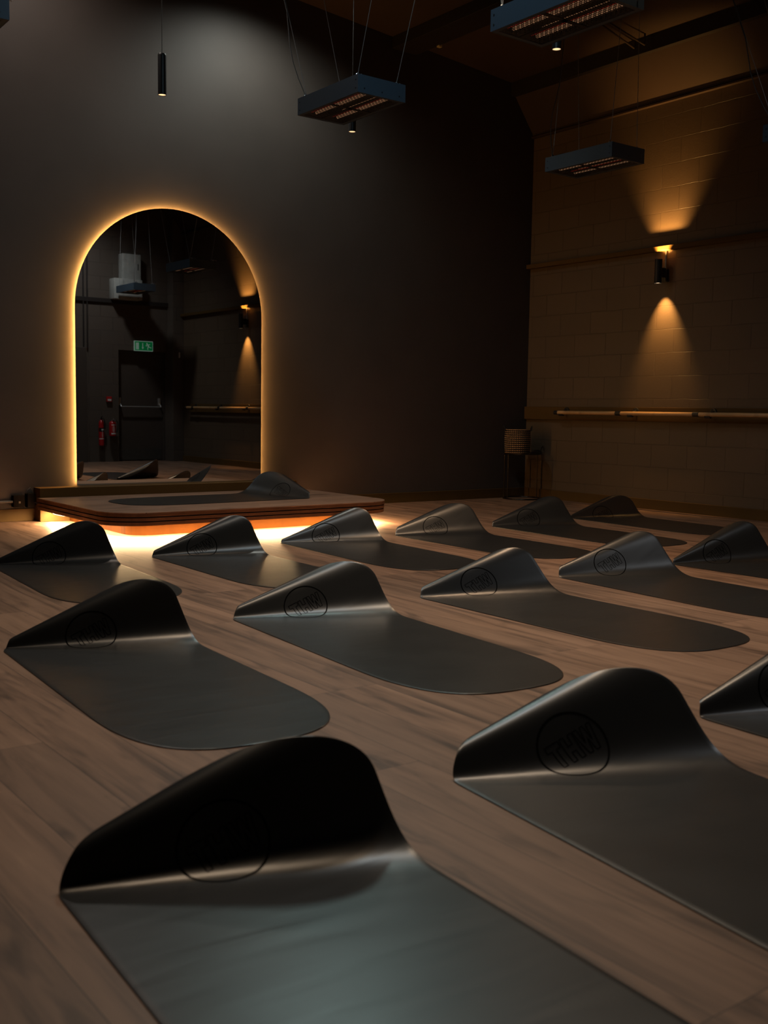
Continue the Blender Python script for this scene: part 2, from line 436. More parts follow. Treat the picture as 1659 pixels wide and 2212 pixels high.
# extinguishers
def extinguisher(x, z0, h, r, kind, label):
    t = empty('fire_extinguisher', (x, YN+.04+r, z0)); tag(t, label, 'fire extinguisher', 'fire extinguishers by the fire door')
    bm = bmesh.new()
    lathe(bm, [(0, 0), (r*.7, 0), (r*.98, .012), (r, .03), (r, h*.78), (r*.93, h*.83), (r*.7, h*.88), (r*.35, h*.915), (r*.3, h*.93), (0, h*.93)], 28)
    obj('cylinder', bm, M['red'], t)
    bm = bmesh.new()
    lathe(bm, [(0, h*.92), (r*.26, h*.92), (r*.26, h*.965), (r*.18, h*.98), (0, h*.98)], 16)
    box(bm, -.012, .012, -.02, .09*r/.045, h*.965, h*.985, .003)
    tube(bm, [(0, -.01, h*.985), (-.01, .05, h*1.03), (-.014, .085, h*1.06)], .007, 8)
    obj('valve', bm, M['silver'] if kind == 'foam' else M['couplers'], t)
    bm = bmesh.new()
    if kind == 'foam':
        tube(bm, [(.01, 0, h*.95), (.05, .01, h*.98), (.085, .01, h*.9), (.1, .0, h*.7), (.095, 0, h*.42), (.075, 0, h*.22)], .008, 8)
    else:
        tube(bm, [(.01, 0, h*.95), (.045, .01, h*.95), (.062, .0, h*.8), (.062, 0, h*.6)], [.007, .007, .012, .018], 10)
    obj('hose', bm, M['couplers'], t)
    bm = bmesh.new()
    def band(z0_, z1_, a0, a1, rr):
        n = 12
        vs = []
        for k in range(n+1):
            a = a0+(a1-a0)*k/n
            vs.append((bm.verts.new((rr*math.cos(a), rr*math.sin(a), z0_)), bm.verts.new((rr*math.cos(a), rr*math.sin(a), z1_))))
        for A, B in zip(vs, vs[1:]): bm.faces.new((A[0], B[0], B[1], A[1]))
    R_ = r+.0012
    if kind == 'foam':
        band(h*.66, h*.72, .9, 2.2, R_); band(h*.12, h*.2, .7, 2.3, R_); band(h*.2, h*.66, 1.5, 1.6, R_)
        for k in range(5): band(h*(.3+.065*k), h*(.315+.065*k), 1.1, 2.0, R_)
    else:
        band(h*.235, h*.265, .3, 2.8, R_); band(h*.55, h*.6, 1.1, 1.9, R_+.001); band(h*.265, h*.55, 1.48, 1.56, R_)
        for k in range(4): band(h*(.34+.05*k), h*(.35+.05*k), 1.2, 1.8, R_)
    obj('label_print', bm, M['white'], t)
    if kind != 'foam':
        bm = bmesh.new(); band(h*.50, h*.64, .2, 2.9, R_); obj('black_band', bm, M['couplers'], t)
    bm = bmesh.new(); box(bm, -.02, .02, -r-.045, -r+.01, h*.55, h*.62, .003); obj('wall_bracket', bm, M['couplers'], t)
extinguisher(-1.452, .275, .47, .044, 'co2', 'tall slim red fire extinguisher with a black band, left of the shorter one')
extinguisher(-1.262, .435, .275, .058, 'foam', 'short wide red fire extinguisher with a curled hose, nearest the fire door')
# white sensor beside the door
bm = bmesh.new(); box(bm, -.10, -.078, YN+.22, YN+.24, 1.79, 1.885, .004)
tag(obj('door_contact', bm, M['white']), 'small white door contact on the pilaster beside the fire door', 'sensor')
# pipes
for i, x in enumerate((-1.72, -1.655)):
    bm = bmesh.new(); tube(bm, [(x, YN+.03, 1.9), (x, YN+.03, ceil_z(x)-.0)], .012, 10)
    tag(obj('wall_pipe', bm, M['ceiling_steel']), 'thin dark vertical pipe high on the near wall, in the mirror', 'pipe', 'vertical pipes high on the near wall')
# pale air unit with its box duct
au = empty('air_unit', (-1.01, YN, 2.72)); tag(au, 'pale grey wall air unit hanging high beside the fire door, in the mirror', 'air conditioner')
bm = bmesh.new(); box(bm, -.25, .25, 0, .22, .0, .34, .012); obj('casing', bm, M['pale_metal'], au)
bm = bmesh.new(); box(bm, -.085, .245, 0, .17, .34, .76, .008); obj('duct_box', bm, M['pale_metal'], au)
bm = bmesh.new(); box(bm, .188, .200, .168, .174, .50, .60); obj('handle_slot', bm, M['couplers'], au, False)
for x in (-.17, .03, .17):
    bm = bmesh.new(); box(bm, x-.012, x+.012, .219, .222, .025, .033); obj('vent_mark', bm, M['couplers'], au, False)

# ------------------------------------------------------------------ arched mirror on its shelf
bm = bmesh.new(); box(bm, -5.505, -3.095, -.15, 0, 0, .268, .003)
tag(struct('trim_13', bm, M['skirting'], smooth=False), kind='structure')
MX0, MX1, MZ0, MR = -5.157, -3.415, .270, .871
MZS = 2.609 - MR; MC = (MX0+MX1)/2
def arch(inset, zb, n=48):
    r = MR-inset
    pts = [(MC-r, zb)]
    for k in range(n+1):
        a = PI - PI*k/n
        pts.append((MC+r*math.cos(a), MZS+r*math.sin(a)))
    pts.append((MC+r, zb))
    return pts
mr = empty('arched_mirror', (0, 0, 0)); tag(mr, 'tall arched mirror with an amber backlit edge, standing behind the low stage', 'mirror')
bm = bmesh.new(); prism(bm, arch(0, MZ0), -.034, -.029); obj('glass', bm, M['mirror'], mr, False)
bm = bmesh.new(); prism(bm, arch(.024, MZ0+.01), -.0285, 0.0); obj('backing_board', bm, M['black_metal'], mr, False)
bm = bmesh.new()
A = arch(.020, MZ0+.02)
for p, q in zip(A, A[1:]):
    c1 = [(p[0], -.020, p[1]), (q[0], -.020, q[1]), (q[0], -.010, q[1]), (p[0], -.010, p[1])]
    bm.faces.new([bm.verts.new(v) for v in c1])
obj('led_strip', bm, M['led_mirror'], mr, False)

# ------------------------------------------------------------------ stage platform
def rrect(x0, x1, y0, y1, r, n=12, back=False):
    """rounded at the two front corners only"""
    pts = [(x1, y1), (x0, y1)]
    for k in range(n+1):
        a = PI + (PI/2)*k/n
        pts.append((x0+r+r*math.cos(a), y0+r+r*math.sin(a)))
    for k in range(n+1):
        a = 1.5*PI + (PI/2)*k/n
        pts.append((x1-r+r*math.cos(a), y0+r+r*math.sin(a)))
    return pts
SZ = .193
st = empty('low_stage', (-4.30, -.9, 0)); tag(st, 'low wooden stage with rounded front corners and light glowing beneath it', 'stage')
off = Vector((4.30, .9, 0))
def loc_poly(P): return [(p+4.30, q+.9) for p, q in P]
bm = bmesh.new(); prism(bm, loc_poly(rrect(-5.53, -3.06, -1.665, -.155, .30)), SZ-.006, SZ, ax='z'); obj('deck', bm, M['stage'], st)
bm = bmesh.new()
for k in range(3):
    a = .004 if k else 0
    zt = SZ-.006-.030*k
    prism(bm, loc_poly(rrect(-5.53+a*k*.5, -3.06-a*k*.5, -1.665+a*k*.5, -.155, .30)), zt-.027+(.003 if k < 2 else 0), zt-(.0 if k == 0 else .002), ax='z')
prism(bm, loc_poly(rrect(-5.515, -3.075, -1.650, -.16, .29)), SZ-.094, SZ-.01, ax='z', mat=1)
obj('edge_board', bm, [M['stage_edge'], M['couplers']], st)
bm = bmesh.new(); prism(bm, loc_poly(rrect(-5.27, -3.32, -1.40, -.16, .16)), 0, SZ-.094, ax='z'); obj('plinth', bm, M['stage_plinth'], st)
# led tape under the overhang
bm = bmesh.new()
P = rrect(-5.43, -3.16, -1.565, -.20, .24)[1:]+[(-3.16, -.20)]
P = loc_poly(P)
for p, q in zip(P, P[1:]):
    d_ = Vector((q[0]-p[0], q[1]-p[1])); 
    if d_.length < 1e-5: continue
    d_.normalize(); nx, ny = d_.y*.006, -d_.x*.006
    z = SZ-.0955
    bm.faces.new([bm.verts.new(v) for v in ((p[0]-nx, p[1]-ny, z), (q[0]-nx, q[1]-ny, z), (q[0]+nx, q[1]+ny, z), (p[0]+nx, p[1]+ny, z))])
obj('led_strip', bm, M['led_stage'], st, False)

# ------------------------------------------------------------------ sockets, conduit, flex at the left
bm = bmesh.new(); tube(bm, [(XL+.3, -.035, .145), (-5.685, -.035, .160)], .012, 10)
tag(obj('conduit_pipe', bm, M['conduit']), 'pale grey conduit running low along the wall to the socket boxes', 'pipe')
sb = empty('socket_box', (-5.64, 0, .155)); tag(sb, 'black surface socket box at the end of the low conduit', 'socket')
bm = bmesh.new(); box(bm, -.045, .045, -.06, 0, -.04, .055, .004); obj('body', bm, M['socket'], sb)
bm = bmesh.new(); box(bm, -.006, .01, -.0625, -.058, -.008, .008); obj('switch', bm, M['couplers'], sb, False)
pb = empty('power_adapter', (-5.545, 0, .155)); tag(pb, 'black power adapter with looped flex between the socket box and the shelf', 'adapter')
bm = bmesh.new(); box(bm, -.032, .025, -.07, 0, -.045, .068, .004); obj('body', bm, M['socket'], pb)
bm = bmesh.new()
tube(bm, [(-.036, -.04, .065), (-.034, -.045, .075), (-.03, -.05, .085), (-.02, -.045, .10), (0, -.04, .115), (.012, -.04, .10), (.018, -.04, .068)], .0025, 6)
obj('loop_cable', bm, M['conduit'], pb)
bm = bmesh.new()
tube(bm, [(.02, -.06, 0.0), (.04, -.15, -.02), (.06, -.24, -.05), (.10, -.30, -.085), (.17, -.33, -.10), (.24, -.34, -.095)], .003, 6)
tube(bm, [(.24, -.34, -.095), (.26, -.34, -.09)], .008, 8)
ld = obj('power_lead', bm, M['cable']); ld.location = (-5.545, 0, .155)
tag(ld, 'thin black lead running from the power adapter to under the low stage', 'cable')

# ------------------------------------------------------------------ yoga mats: a developable sheet whose head end is curled under
W = .70; TL = 1.581; HL = .0856          # width, length towards the foot, length beyond the curl's apex
TAIL_L, TAIL_N, HEAD_L, HEAD_N = .55, 2.92, .1675, 2.2
TK = .0045
D_ = math.radians
class Fold:
    """cone-like curl: th0 = direction of the fold line, ft / ct = turn at the foot / over the crest, apx = apex left of the edge"""
    def __init__(self, th0, ft, ct, apx):
        self.th0 = D_(th0); self.apx = apx
        turns = [(-5.089, 14.777, ft), (17.27, 45.673, ct), (45.673, 70.28, -43.371)]
        self.ds = ds = D_(.25); s = -D_(8); self.s0 = s
        p = Vector((math.sin(self.th0+s), -math.cos(self.th0+s), 0)); t = Vector((math.cos(self.th0+s), math.sin(self.th0+s), 0))
        self.c = []
        for _ in range(int(D_(122)/ds)):
            self.c.append((p.copy(), t.copy()))
            k = 0
            for a, b_, tt in turns:
                a_, bb = D_(a), D_(b_)
                if a_ <= s <= bb: k += D_(tt)/(bb-a_)*(1-math.cos(2*PI*(s-a_)/(bb-a_)))
            nrm = p.cross(t); t2 = t+ds*(-p+k*nrm); p = (p+ds*t).normalized()
            if p.z < .006 and s > D_(30):            # the tail comes to rest on the floor
                p.z = .006; p.normalize(); t2.z = max(t2.z, 0)
            t = (t2-p*t2.dot(p)).normalized(); s += ds
    def map(self, a, b):
        x = a-self.apx; rho = math.hypot(x, b); s = math.atan2(x, -b)-self.th0
        if s <= self.s0: return Vector((a, b, 0)), Vector((0, 0, 1))
        i = (s-self.s0)/self.ds; j = min(int(i), len(self.c)-2); f = min(i-j, 1)
        p = self.c[j][0].lerp(self.c[j+1][0], f).normalized(); t = self.c[j][1].lerp(self.c[j+1][1], f)
        n = p.cross(t).normalized()
        return Vector((self.apx, 0, 0))+rho*p, n
def half_w(b):
    if b < -TL+TAIL_L:
        q = min(1, (-TL+TAIL_L-b)/TAIL_L); return W/2*(max(0, 1-q**TAIL_N))**(1/TAIL_N)
    if b > HL-HEAD_L:
        q = min(1, (b-(HL-HEAD_L))/HEAD_L); return W/2*(max(0, 1-q**HEAD_N))**(1/HEAD_N)
    return W/2
def mat_mesh(F, flip=False):
    bs = []; n = 30
    for k in range(n+1): bs.append(-TL+TAIL_L*(1-math.cos(PI/2*k/n)))
    b = bs[-1]
    while b < -.60: b += .03; bs.append(b)
    while b < HL-HEAD_L-.008: b += .0085; bs.append(b)
    b0 = bs[-1]
    for k in range(1, 56): bs.append(b0+(HL-b0)*math.sin(PI/2*k/55))
    N = 60
    bm = bmesh.new(); sx = -1 if flip else 1
    top, bot = [], []
    for b in bs:
        hw = max(half_w(b), .0008); rt, rb = [], []
        for k in range(N+1):
            c = -math.cos(PI*k/N)*.35 + (2*k/N-1)*.65
            P_, Nn = F.map(W/2+hw*c, b)
            e = min(hw*(1-abs(c)), abs(b-bs[0])*.9, abs(bs[-1]-b)*.9)
            th = TK*(.72+.28*min(1, math.sqrt(max(0, e)/.003)))
            q = P_+Nn*th; r = P_+Nn*.0002
            rt.append(bm.verts.new((sx*q.x, q.y, q.z))); rb.append(bm.verts.new((sx*r.x, r.y, r.z)))
        top.append(rt); bot.append(rb)
    def quad(a, b_, c, d_):
        bm.faces.new((a, b_, c, d_) if not flip else (d_, c, b_, a))
    for i in range(len(bs)-1):
        for k in range(N):
            quad(top[i][k], top[i][k+1], top[i+1][k+1], top[i+1][k])
            quad(bot[i][k+1], bot[i][k], bot[i+1][k], bot[i+1][k+1])
        quad(bot[i][0], top[i][0], top[i+1][0], bot[i+1][0])
        quad(top[i][N], bot[i][N], bot[i+1][N], top[i+1][N])
    for k in range(N):
        quad(top[0][k+1], top[0][k], bot[0][k], bot[0][k+1])
        quad(top[-1][k], top[-1][k+1], bot[-1][k+1], bot[-1][k])
    me = bpy.data.meshes.new('yoga_mat'); bm.to_mesh(me); bm.free()
    me.materials.append(M['rubber'])
    for p in me.polygons: p.use_smooth = True
    try: me.set_sharp_from_angle(angle=math.radians(60))
    except Exception: pass
    return me
def ribbon(bm, F, pts, w, sx=1, lift=.0006):
    """thin closed line following flat-mat points, pressed on the mat's surface"""
    Q = []; n = len(pts)
    for i in range(n):
        a, b_ = Vector(pts[i]), Vector(pts[(i+1) % n]); m_ = max(1, int((b_-a).length/.006))
        for k in range(m_): Q.append(a.lerp(b_, k/m_))
    N = len(Q); L_, R_ = [], []
    for i, q in enumerate(Q):
        d_ = Q[(i+1) % N]-Q[i-1]; d_.normalize(); nn = Vector((-d_.y, d_.x))*w/2
        for arr, sg_ in ((L_, 1), (R_, -1)):
            p = q+nn*sg_; P_, Nn = F.map(p.x, p.y); P_ += Nn*(TK+lift)
            arr.append(bm.verts.new((sx*P_.x, P_.y, P_.z)))
    for i in range(N):
        j = (i+1) % N; f = (R_[i], R_[j], L_[j], L_[i])
        bm.faces.new(f if sx > 0 else f[::-1])
def logo_mesh(F, flip=False):
    bm = bmesh.new(); sx = -1 if flip else 1
    cx_, cy_ = .335, -.092
    fl = -1 if flip else 1; R_ = .098
    ribbon(bm, F, [(cx_+R_*math.cos(2*PI*k/72), cy_+R_*.93*math.sin(2*PI*k/72)) for k in range(72)], .0052, sx)
    T = [(-.5, .5), (.5, .5), (.5, .26), (.17, .26), (.17, -.5), (-.17, -.5), (-.17, .26), (-.5, .26)]
    H = [(-.5, .5), (-.17, .5), (-.17, .13), (.17, .13), (.17, .5), (.5, .5), (.5, -.5), (.17, -.5), (.17, -.13), (-.17, -.13), (-.17, -.5), (-.5, -.5)]
    Wl = [(-.62, .5), (-.34, .5), (-.24, -.1), (-.1, .5), (.1, .5), (.24, -.1), (.34, .5), (.62, .5), (.38, -.5), (.12, -.5), (0, .06), (-.12, -.5), (-.38, -.5)]
    ca, sa = math.cos(.12), math.sin(.12)
    for g, ox, w_ in ((T, -.050, .042), (H, -.003, .042), (Wl, .050, .047)):
        pts = []
        for p in g:
            x, y = fl*(ox+p[0]*w_), p[1]*.068
            pts.append((cx_+x*ca-y*sa, cy_+x*sa+y*ca))
        ribbon(bm, F, pts[::-1] if flip else pts, .0026, sx)
    me = bpy.data.meshes.new('logo'); bm.to_mesh(me); bm.free(); me.materials.append(M['engrave'])
    return me
def yoga_mat(x, y, yaw, sc, th0, ft, ct, apx, label, z=0., flip=False, group='yoga mats laid out on the floor'):
    F = Fold(th0, ft, ct, apx)
    o = bpy.data.objects.new('yoga_mat', mat_mesh(F, flip)); link(o)
    l = bpy.data.objects.new('logo', logo_mesh(F, flip)); link(l); l.parent = o
    o.location = (x, y, z); o.rotation_euler = (0, 0, D_(yaw)); o.scale = (sc, sc, sc)
    tag(o, label, 'yoga mat', group)
MATS = [
 (-6.546, -2.307, -3.8, .959, 65.0, 85., -160.1, -.023, 'charcoal yoga mat in the row nearest the stage, cut by the left frame edge'),
 (-5.612, -2.418, -1.2, .961, 64.5, 74.5, -148.9, -.040, 'charcoal yoga mat directly before the glowing stage, second from left in the back row'),
 (-4.564, -2.225, -3.0, 1.005, 64.0, 66.8, -157.3, -.012, 'charcoal yoga mat just right of the stage front, third from left in the back row'),
 (-3.593, -2.266, -1.6, .996, 66.3, 58.6, -147.5, -.113, 'charcoal yoga mat fourth from left in the back row, right of the stage'),
 (-2.515, -2.158, -2.2, 1.012, 64.3, 61.9, -155.8, -.061, 'charcoal yoga mat fifth from left in the back row, in line with the basket'),
 (-1.403, -1.984, -4.0, .998, 67.9, 59.5, -157.1, -.021, 'charcoal yoga mat nearest the block wall skirting, last of the back row'),
 (-7.158, -4.491, -3.2, .974, 65.7, 79.7, -146.2, -.035, 'charcoal yoga mat leftmost in the middle row, curl close to the left frame edge'),
 (-6.144, -4.423, -4.0, 1.006, 67.1, 63.0, -160.0, -.088, 'charcoal yoga mat second from left in the middle row, whole mat in view'),
 (-5.102, -4.439, -.2, 1.001, 65.1, 55.9, -163.9, -.090, 'charcoal yoga mat third from left in the middle row, its round logo fully readable'),
 (-4.010, -4.332, -3.8, 1.003, 64.0, 58.7, -168.1, -.114, 'charcoal yoga mat fourth from left in the middle row, cut by the right edge'),
 (-3.014, -4.356, .7, 1.015, 62.7, 68.1, -145.4, -.028, 'charcoal yoga mat at the right frame edge, below the block wall skirting'),
 (-7.703, -6.576, -2.8, .963, 68.8, 72.5, -179.1, -.142, 'charcoal yoga mat nearest the camera, at the bottom left of the photo'),
 (-6.677, -6.525, -5.9, 1.026, 67.8, 57.1, -161.5, -.152, 'charcoal yoga mat with the tall black curl at the lower right'),
 (-5.689, -6.539, -1.4, .983, 63.3, 63.9, -157.6, -.073, 'charcoal yoga mat mostly outside the photo, at the lower right edge'),
]
for a in MATS: yoga_mat(*a)
# the instructor's mat on the stage: curl towards the right
yoga_mat(-3.577, -1.166, -87.8, 1.007, 68.1, 52.8, -157., -.089, 'charcoal yoga mat lying on the low wooden stage in front of the mirror', SZ+.0005, True, None)

# ------------------------------------------------------------------ infrared heater panels on wires
HX, HY, HH = .375, .70, .11
def heater_parts(t):
    bm = bmesh.new(); tk = .004
    box(bm, 0, tk, 0, HY, 0, HH); box(bm, HX-tk, HX, 0, HY, 0, HH)
    box(bm, tk, HX-tk, HY-tk, HY, 0, HH); box(bm, tk, HX-tk, tk, HY-tk, HH-tk, HH)
    box(bm, tk, HX-tk, 0, tk, 0, HH)
    # folded rim round the open bottom
    for (a, b_, c, d_) in ((tk, HX-tk, tk, .03), (tk, HX-tk, HY-.03, HY-tk), (tk, .03, .03, HY-.03), (HX-.03, HX-tk, .03, HY-.03)):
        box(bm, a, b_, c, d_, .001, .003)
    obj('housing', bm, M['navy_metal'], t, False)
    for (x, y, z, ax) in [(0, .025, .03, 0), (0, .025, .08, 0), (0, HY-.025, .03, 0), (0, HY-.025, .08, 0), (.05, 0, .03, 1), (HX/2, 0, .03, 1), (HX-.05, 0, .03, 1)]:
        bm = bmesh.new()
        if ax == 0: lathe(bm, [(0, -.002), (.0045, -.002), (.0045, 0), (0, 0)], 10, (x, y, z), axis='x')
        else: lathe(bm, [(0, -.002), (.0045, -.002), (.0045, 0), (0, 0)], 10, (x, y, z), axis='y')
        obj('screw', bm, M['couplers'], t)
    # perforated grille: four windows
    bm = bmesh.new()
    wx, wy = (HX-.06-.03)/2, (HY-.06-.03)/2; z = .004
    pitch = .0158
    for ix in range(2):
        for iy in range(2):
            x0 = .03+ix*(wx+.03); y0 = .03+iy*(wy+.03)
            nx, ny = int(wx/pitch), int(wy/pitch); dx, dy = wx/nx, wy/ny
            for i in range(nx):
                for j in range(ny):
                    cx_, cy_ = x0+(i+.5)*dx, y0+(j+.5)*dy
                    r = .0060 if (i+j) % 2 else .0034
                    O = []; I = []
                    for k in range(8):
                        a = PI/8+k*PI/4; c, s_ = math.cos(a), math.sin(a)
                        m_ = max(abs(c), abs(s_))
                        O.append(bm.verts.new((cx_+dx/2*c/m_, cy_+dy/2*s_/m_, z))); I.append(bm.verts.new((cx_+r*c, cy_+r*s_, z)))
                    for k in range(8): bm.faces.new((O[k], O[(k+1) % 8], I[(k+1) % 8], I[k]))
                    # square corners
                    for sx_, sy_, k in ((1, 1, 0), (-1, 1, 2), (-1, -1, 4), (1, -1, 6)):
                        cc = bm.verts.new((cx_+sx_*dx/2, cy_+sy_*dy/2, z))
                        bm.faces.new((O[k], cc, O[(k+1) % 8]))
    box(bm, .03, HX-.03, HY/2-.016, HY/2+.016, .002, .006); box(bm, HX/2-.016, HX/2+.016, .03, HY-.03, .002, .006)
    obj('grille', bm, M['grille'], t, False)
    bm = bmesh.new()
    for xc in (.03+wx/2, HX-.03-wx/2):
        n = 10; prof = []
        for k in range(n+1):
            u = -1+2*k/n; prof.append((xc+u*wx*.46, .085-.055*u*u))
        for p, q in zip(prof, prof[1:]):
            bm.faces.new([bm.verts.new(v) for v in ((p[0], .035, p[1]), (q[0], .035, q[1]), (q[0], HY-.035, q[1]), (p[0], HY-.035, p[1]))])
    obj('reflector', bm, M['reflector'], t)
    for i, xc in enumerate((.03+wx/2, HX-.03-wx/2)):
        for off_, mm in ((-.02, 'quartz'), (.022, 'quartz_hot')):
            bm = bmesh.new(); tube(bm, [(xc+off_, .045, .03), (xc+off_, HY-.045, .03)], .011 if mm == 'quartz_hot' else .006, 12)
            obj('heating_tube', bm, M[mm], t)
    for i, (x, y) in enumerate(((.035, .05), (HX-.035, .05), (.035, HY-.05), (HX-.035, HY-.05))):
        bm = bmesh.new()
        tube(bm, [(x-.012, y, HH), (x-.012, y, HH+.014), (x, y, HH+.022), (x+.012, y, HH+.014), (x+.012, y, HH)], .003, 6)
        lathe(bm, [(0, 0), (.007, 0), (.007, .018), (0, .018)], 10, (x+.024, y, HH))
        tube(bm, [(x, y, HH+.02), (x+.03, y+.012, HH+.016), (x+.07, y+.02, HH+.012)], .0022, 6)
        obj('wire_clamp', bm, M['steel'], t)
def heater(x, y, z, label, lean, cable=None, grp='infrared heater panels'):
    """(x, y) is the corner nearest the left wall and the near wall"""
    t = empty('infrared_heater', (x, y, z)); tag(t, label, 'heater', grp)
    heater_parts(t)
    for i, (px, py) in enumerate(((.035, .05), (HX-.035, .05), (.035, HY-.05), (HX-.035, HY-.05))):
        lx, ly = lean[i]
        h = ceil_z(x+px) - z - .003
        # lean is sideways travel per metre of rise
        rise = h-HH-.02
        for _ in range(3): rise = ceil_z(x+px+lx*rise)-z-HH-.026
        bm = bmesh.new(); tube(bm, [(px, py, HH+.02), (px+lx*rise, py+ly*rise, HH+.02+rise)], .0022, 6)
        obj('suspension_wire', bm, M['wire'], t)
        if i == cable:
            bm = bmesh.new(); c = []
            for k in range(15):
                f = k/14
                bow = .035*math.sin(PI*min(1, f*3)) if f < .34 else 0
                zz = HH+.015+rise*f
                c.append((px+lx*rise*f-.006-bow*.5, py+ly*rise*f+bow, zz))
            c = [(px+.10, py-.10, HH+.004), (px+.06, py-.05, HH+.03), (px+.015, py-.01, HH+.012)]+c
            tube(bm, c, .0036, 6)
            obj('power_cable', bm, M['cable'], t)
    return t
splay = ((-.02, -.36), (0, -.38), (0, .40), (0, .34))
conv = ((.05, -.03), (-.06, -.03), (.06, -.04), (-.06, 0))
heater(-4.44, -2.955, 2.90, 'slate blue heater panel hanging left of the others, with its end plate lit blue', splay, 2)
heater(-4.51, -4.945, 2.90, 'large slate blue heater panel cut by the top edge of the photo', conv, 2)
heater(-2.09, -2.96, 2.865, 'dark heater panel hanging nearest the block wall, on thin straight wires', conv, 2)
heater(-6.91, -2.80, 2.90, 'dark heater panel whose corner shows at the top left of the photo', conv, 2)
heater(-2.04, -4.92, 2.74, 'dark heater panel whose end just shows at the right edge of the photo', splay, 2)
heater(-1.27, -8.43, 2.80, 'dark heater panel seen in the mirror, hanging in front of the pale air unit', conv, 2)

# ------------------------------------------------------------------ lamps
def spot(parent, loc, aim, color, energy, size, blend, radius=.02, name='lamp_bulb'):
    l = bpy.data.lights.new(name, 'SPOT'); l.color = color; l.energy = energy
    l.spot_size = math.radians(size); l.spot_blend = blend; l.shadow_soft_size = radius
    o = bpy.data.objects.new(name, l); link(o); o.location = loc
    o.rotation_euler = Vector(aim).to_track_quat('-Z', 'Y').to_euler()
    if parent: o.parent = parent
    return o
WARM = (1., .60, .30)
def pendant(x, y, z, label, e=30):
    t = empty('pendant_lamp', (x, y, z)); tag(t, label, 'lamp', 'slim black cylinder pendants')
    bm = bmesh.new()
    lathe(bm, [(0, .285), (.026, .285), (.029, .28), (.030, .27), (.030, 0), (.0275, 0), (.0275, .02), (0, .02)], 32)
    obj('lamp_body', bm, M['black_metal'], t)
    bm = bmesh.new(); lathe(bm, [(0, .004), (.0265, .004), (.0265, .006), (0, .006)], 24); obj('lens', bm, M['lens'], t)
    bm = bmesh.new(); tube(bm, [(0, 0, .285), (0, 0, ceil_z(x)-z)], .0025, 6); obj('cord', bm, M['cable'], t)
    spot(t, (0, 0, -.005), (0, 0, -1), (1., .66, .40), e, 125, 1., .028)
    return t
pendant(-4.97, -1.28, 3.150, 'slim black pendant lamp hanging alone above the mirror')
pendant(-3.30, -1.27, 3.172, 'slim black pendant lamp mostly hidden behind the blue lit heater panel')
pendant(-3.22, -3.46, 3.280, 'slim black pendant lamp hanging behind the heater panel at the top of the photo', 190)

def sconce(y, label):
    t = empty('wall_sconce', (0, y, 2.18)); tag(t, label, 'wall lamp', 'up and down wall sconces on the block wall')
    x = -.125
    bm = bmesh.new()
    lathe(bm, [(0, .024), (.032, .024), (.032, 0), (.035, 0), (.035, .225), (.032, .225), (.032, .201), (0, .201)], 32, (x, 0, 0))
    
    obj('lamp_body', bm, M['black_metal'], t)
    bm = bmesh.new(); box(bm, x+.03, -.02, -.014, .014, .06, .15, .004); obj('bracket', bm, M['black_metal'], t)
    bm = bmesh.new(); box(bm, -.03, 0, -.03, .03, .02, .14, .006); obj('back_plate', bm, M['black_metal'], t)
    bm = bmesh.new(); tube(bm, [(-.018, 0, .13), (-.018, 0, .325)], .009, 10); obj('feed_pipe', bm, M['steel'], t)
    bm = bmesh.new(); lathe(bm, [(0, .006), (.031, .006), (.031, .009), (0, .009)], 24, (x, 0, 0)); obj('lens', bm, M['lens_bright'], t)
    bm = bmesh.new(); lathe(bm, [(0, .204), (.031, .204), (.031, .207), (0, .207)], 24, (x, 0, 0)); obj('lens', bm, M['lens_bright'], t)
    A_ = (1., .50, .13)
    spot(t, (x, 0, .003), (.28, 0, -1), (1., .52, .15), 105, 62, .9, .010)
    spot(t, (x, 0, .211), (.36, 0, 1), (1., .50, .13), 150, 78, .95, .010)
    return t
sconce(-1.85, 'black cylinder wall sconce on the block wall, throwing light up and down')
sconce(-4.07, 'black cylinder wall sconce on the block wall, just outside the right frame edge')
sconce(-6.30, 'black cylinder wall sconce on the block wall, seen only in the mirror')

# ------------------------------------------------------------------ barre
br = empty('ballet_barre', (-.12, 0, .938)); tag(br, 'long pale wooden ballet barre with black couplings on the block wall', 'barre')
js = [-.575, -1.42, -2.351, -3.29, -4.22, -5.15, -6.08, -7.01, -7.94, -8.2]
for a, b_ in zip(js, js[1:]):
    bm = bmesh.new(); tube(bm, [(0, a-.02, 0), (0, b_+.02, 0)], .020, 20); obj('rail', bm, M['barre_wood'], br)
bm = bmesh.new(); lathe(bm, [(0, -.03), (.012, -.03), (.022, -.02), (.022, .03), (0, .03)], 20, (0, -.575, 0), axis='y'); obj('end_cap', bm, M['couplers'], br)
for a in js[1:-1]:
    bm = bmesh.new(); tube(bm, [(0, a-.033, 0), (0, a+.033, 0)], .0235, 20); obj('coupling', bm, M['couplers'], br)
bm = bmesh.new(); lathe(bm, [(0, -.03), (.022, -.03), (.022, .03), (.012, .035), (0, .035)], 20, (0, -8.2, 0), axis='y'); obj('end_cap', bm, M['couplers'], br)
for a in (-.64, -1.57, -2.48, -3.4, -4.32, -5.3, -6.2, -7.1, -8.0):
    bm = bmesh.new()
    lathe(bm, [(0, -.008), (.036, -.008), (.038, 0), (0, 0)], 24, (.085, a, .022), axis='x')
    tube(bm, [(.08, a, .022), (.04, a, .015), (.012, a, -.012)], .010, 10)
    tube(bm, [(.0, a-.03, -.018), (.0, a+.03, -.018)], .017, 12)
    lathe(bm, [(0, -.012), (.006, -.012), (.006, 0), (0, 0)], 10, (.085, a+.018, .042), axis='x')
    obj('bracket', bm, M['black_metal'], br)

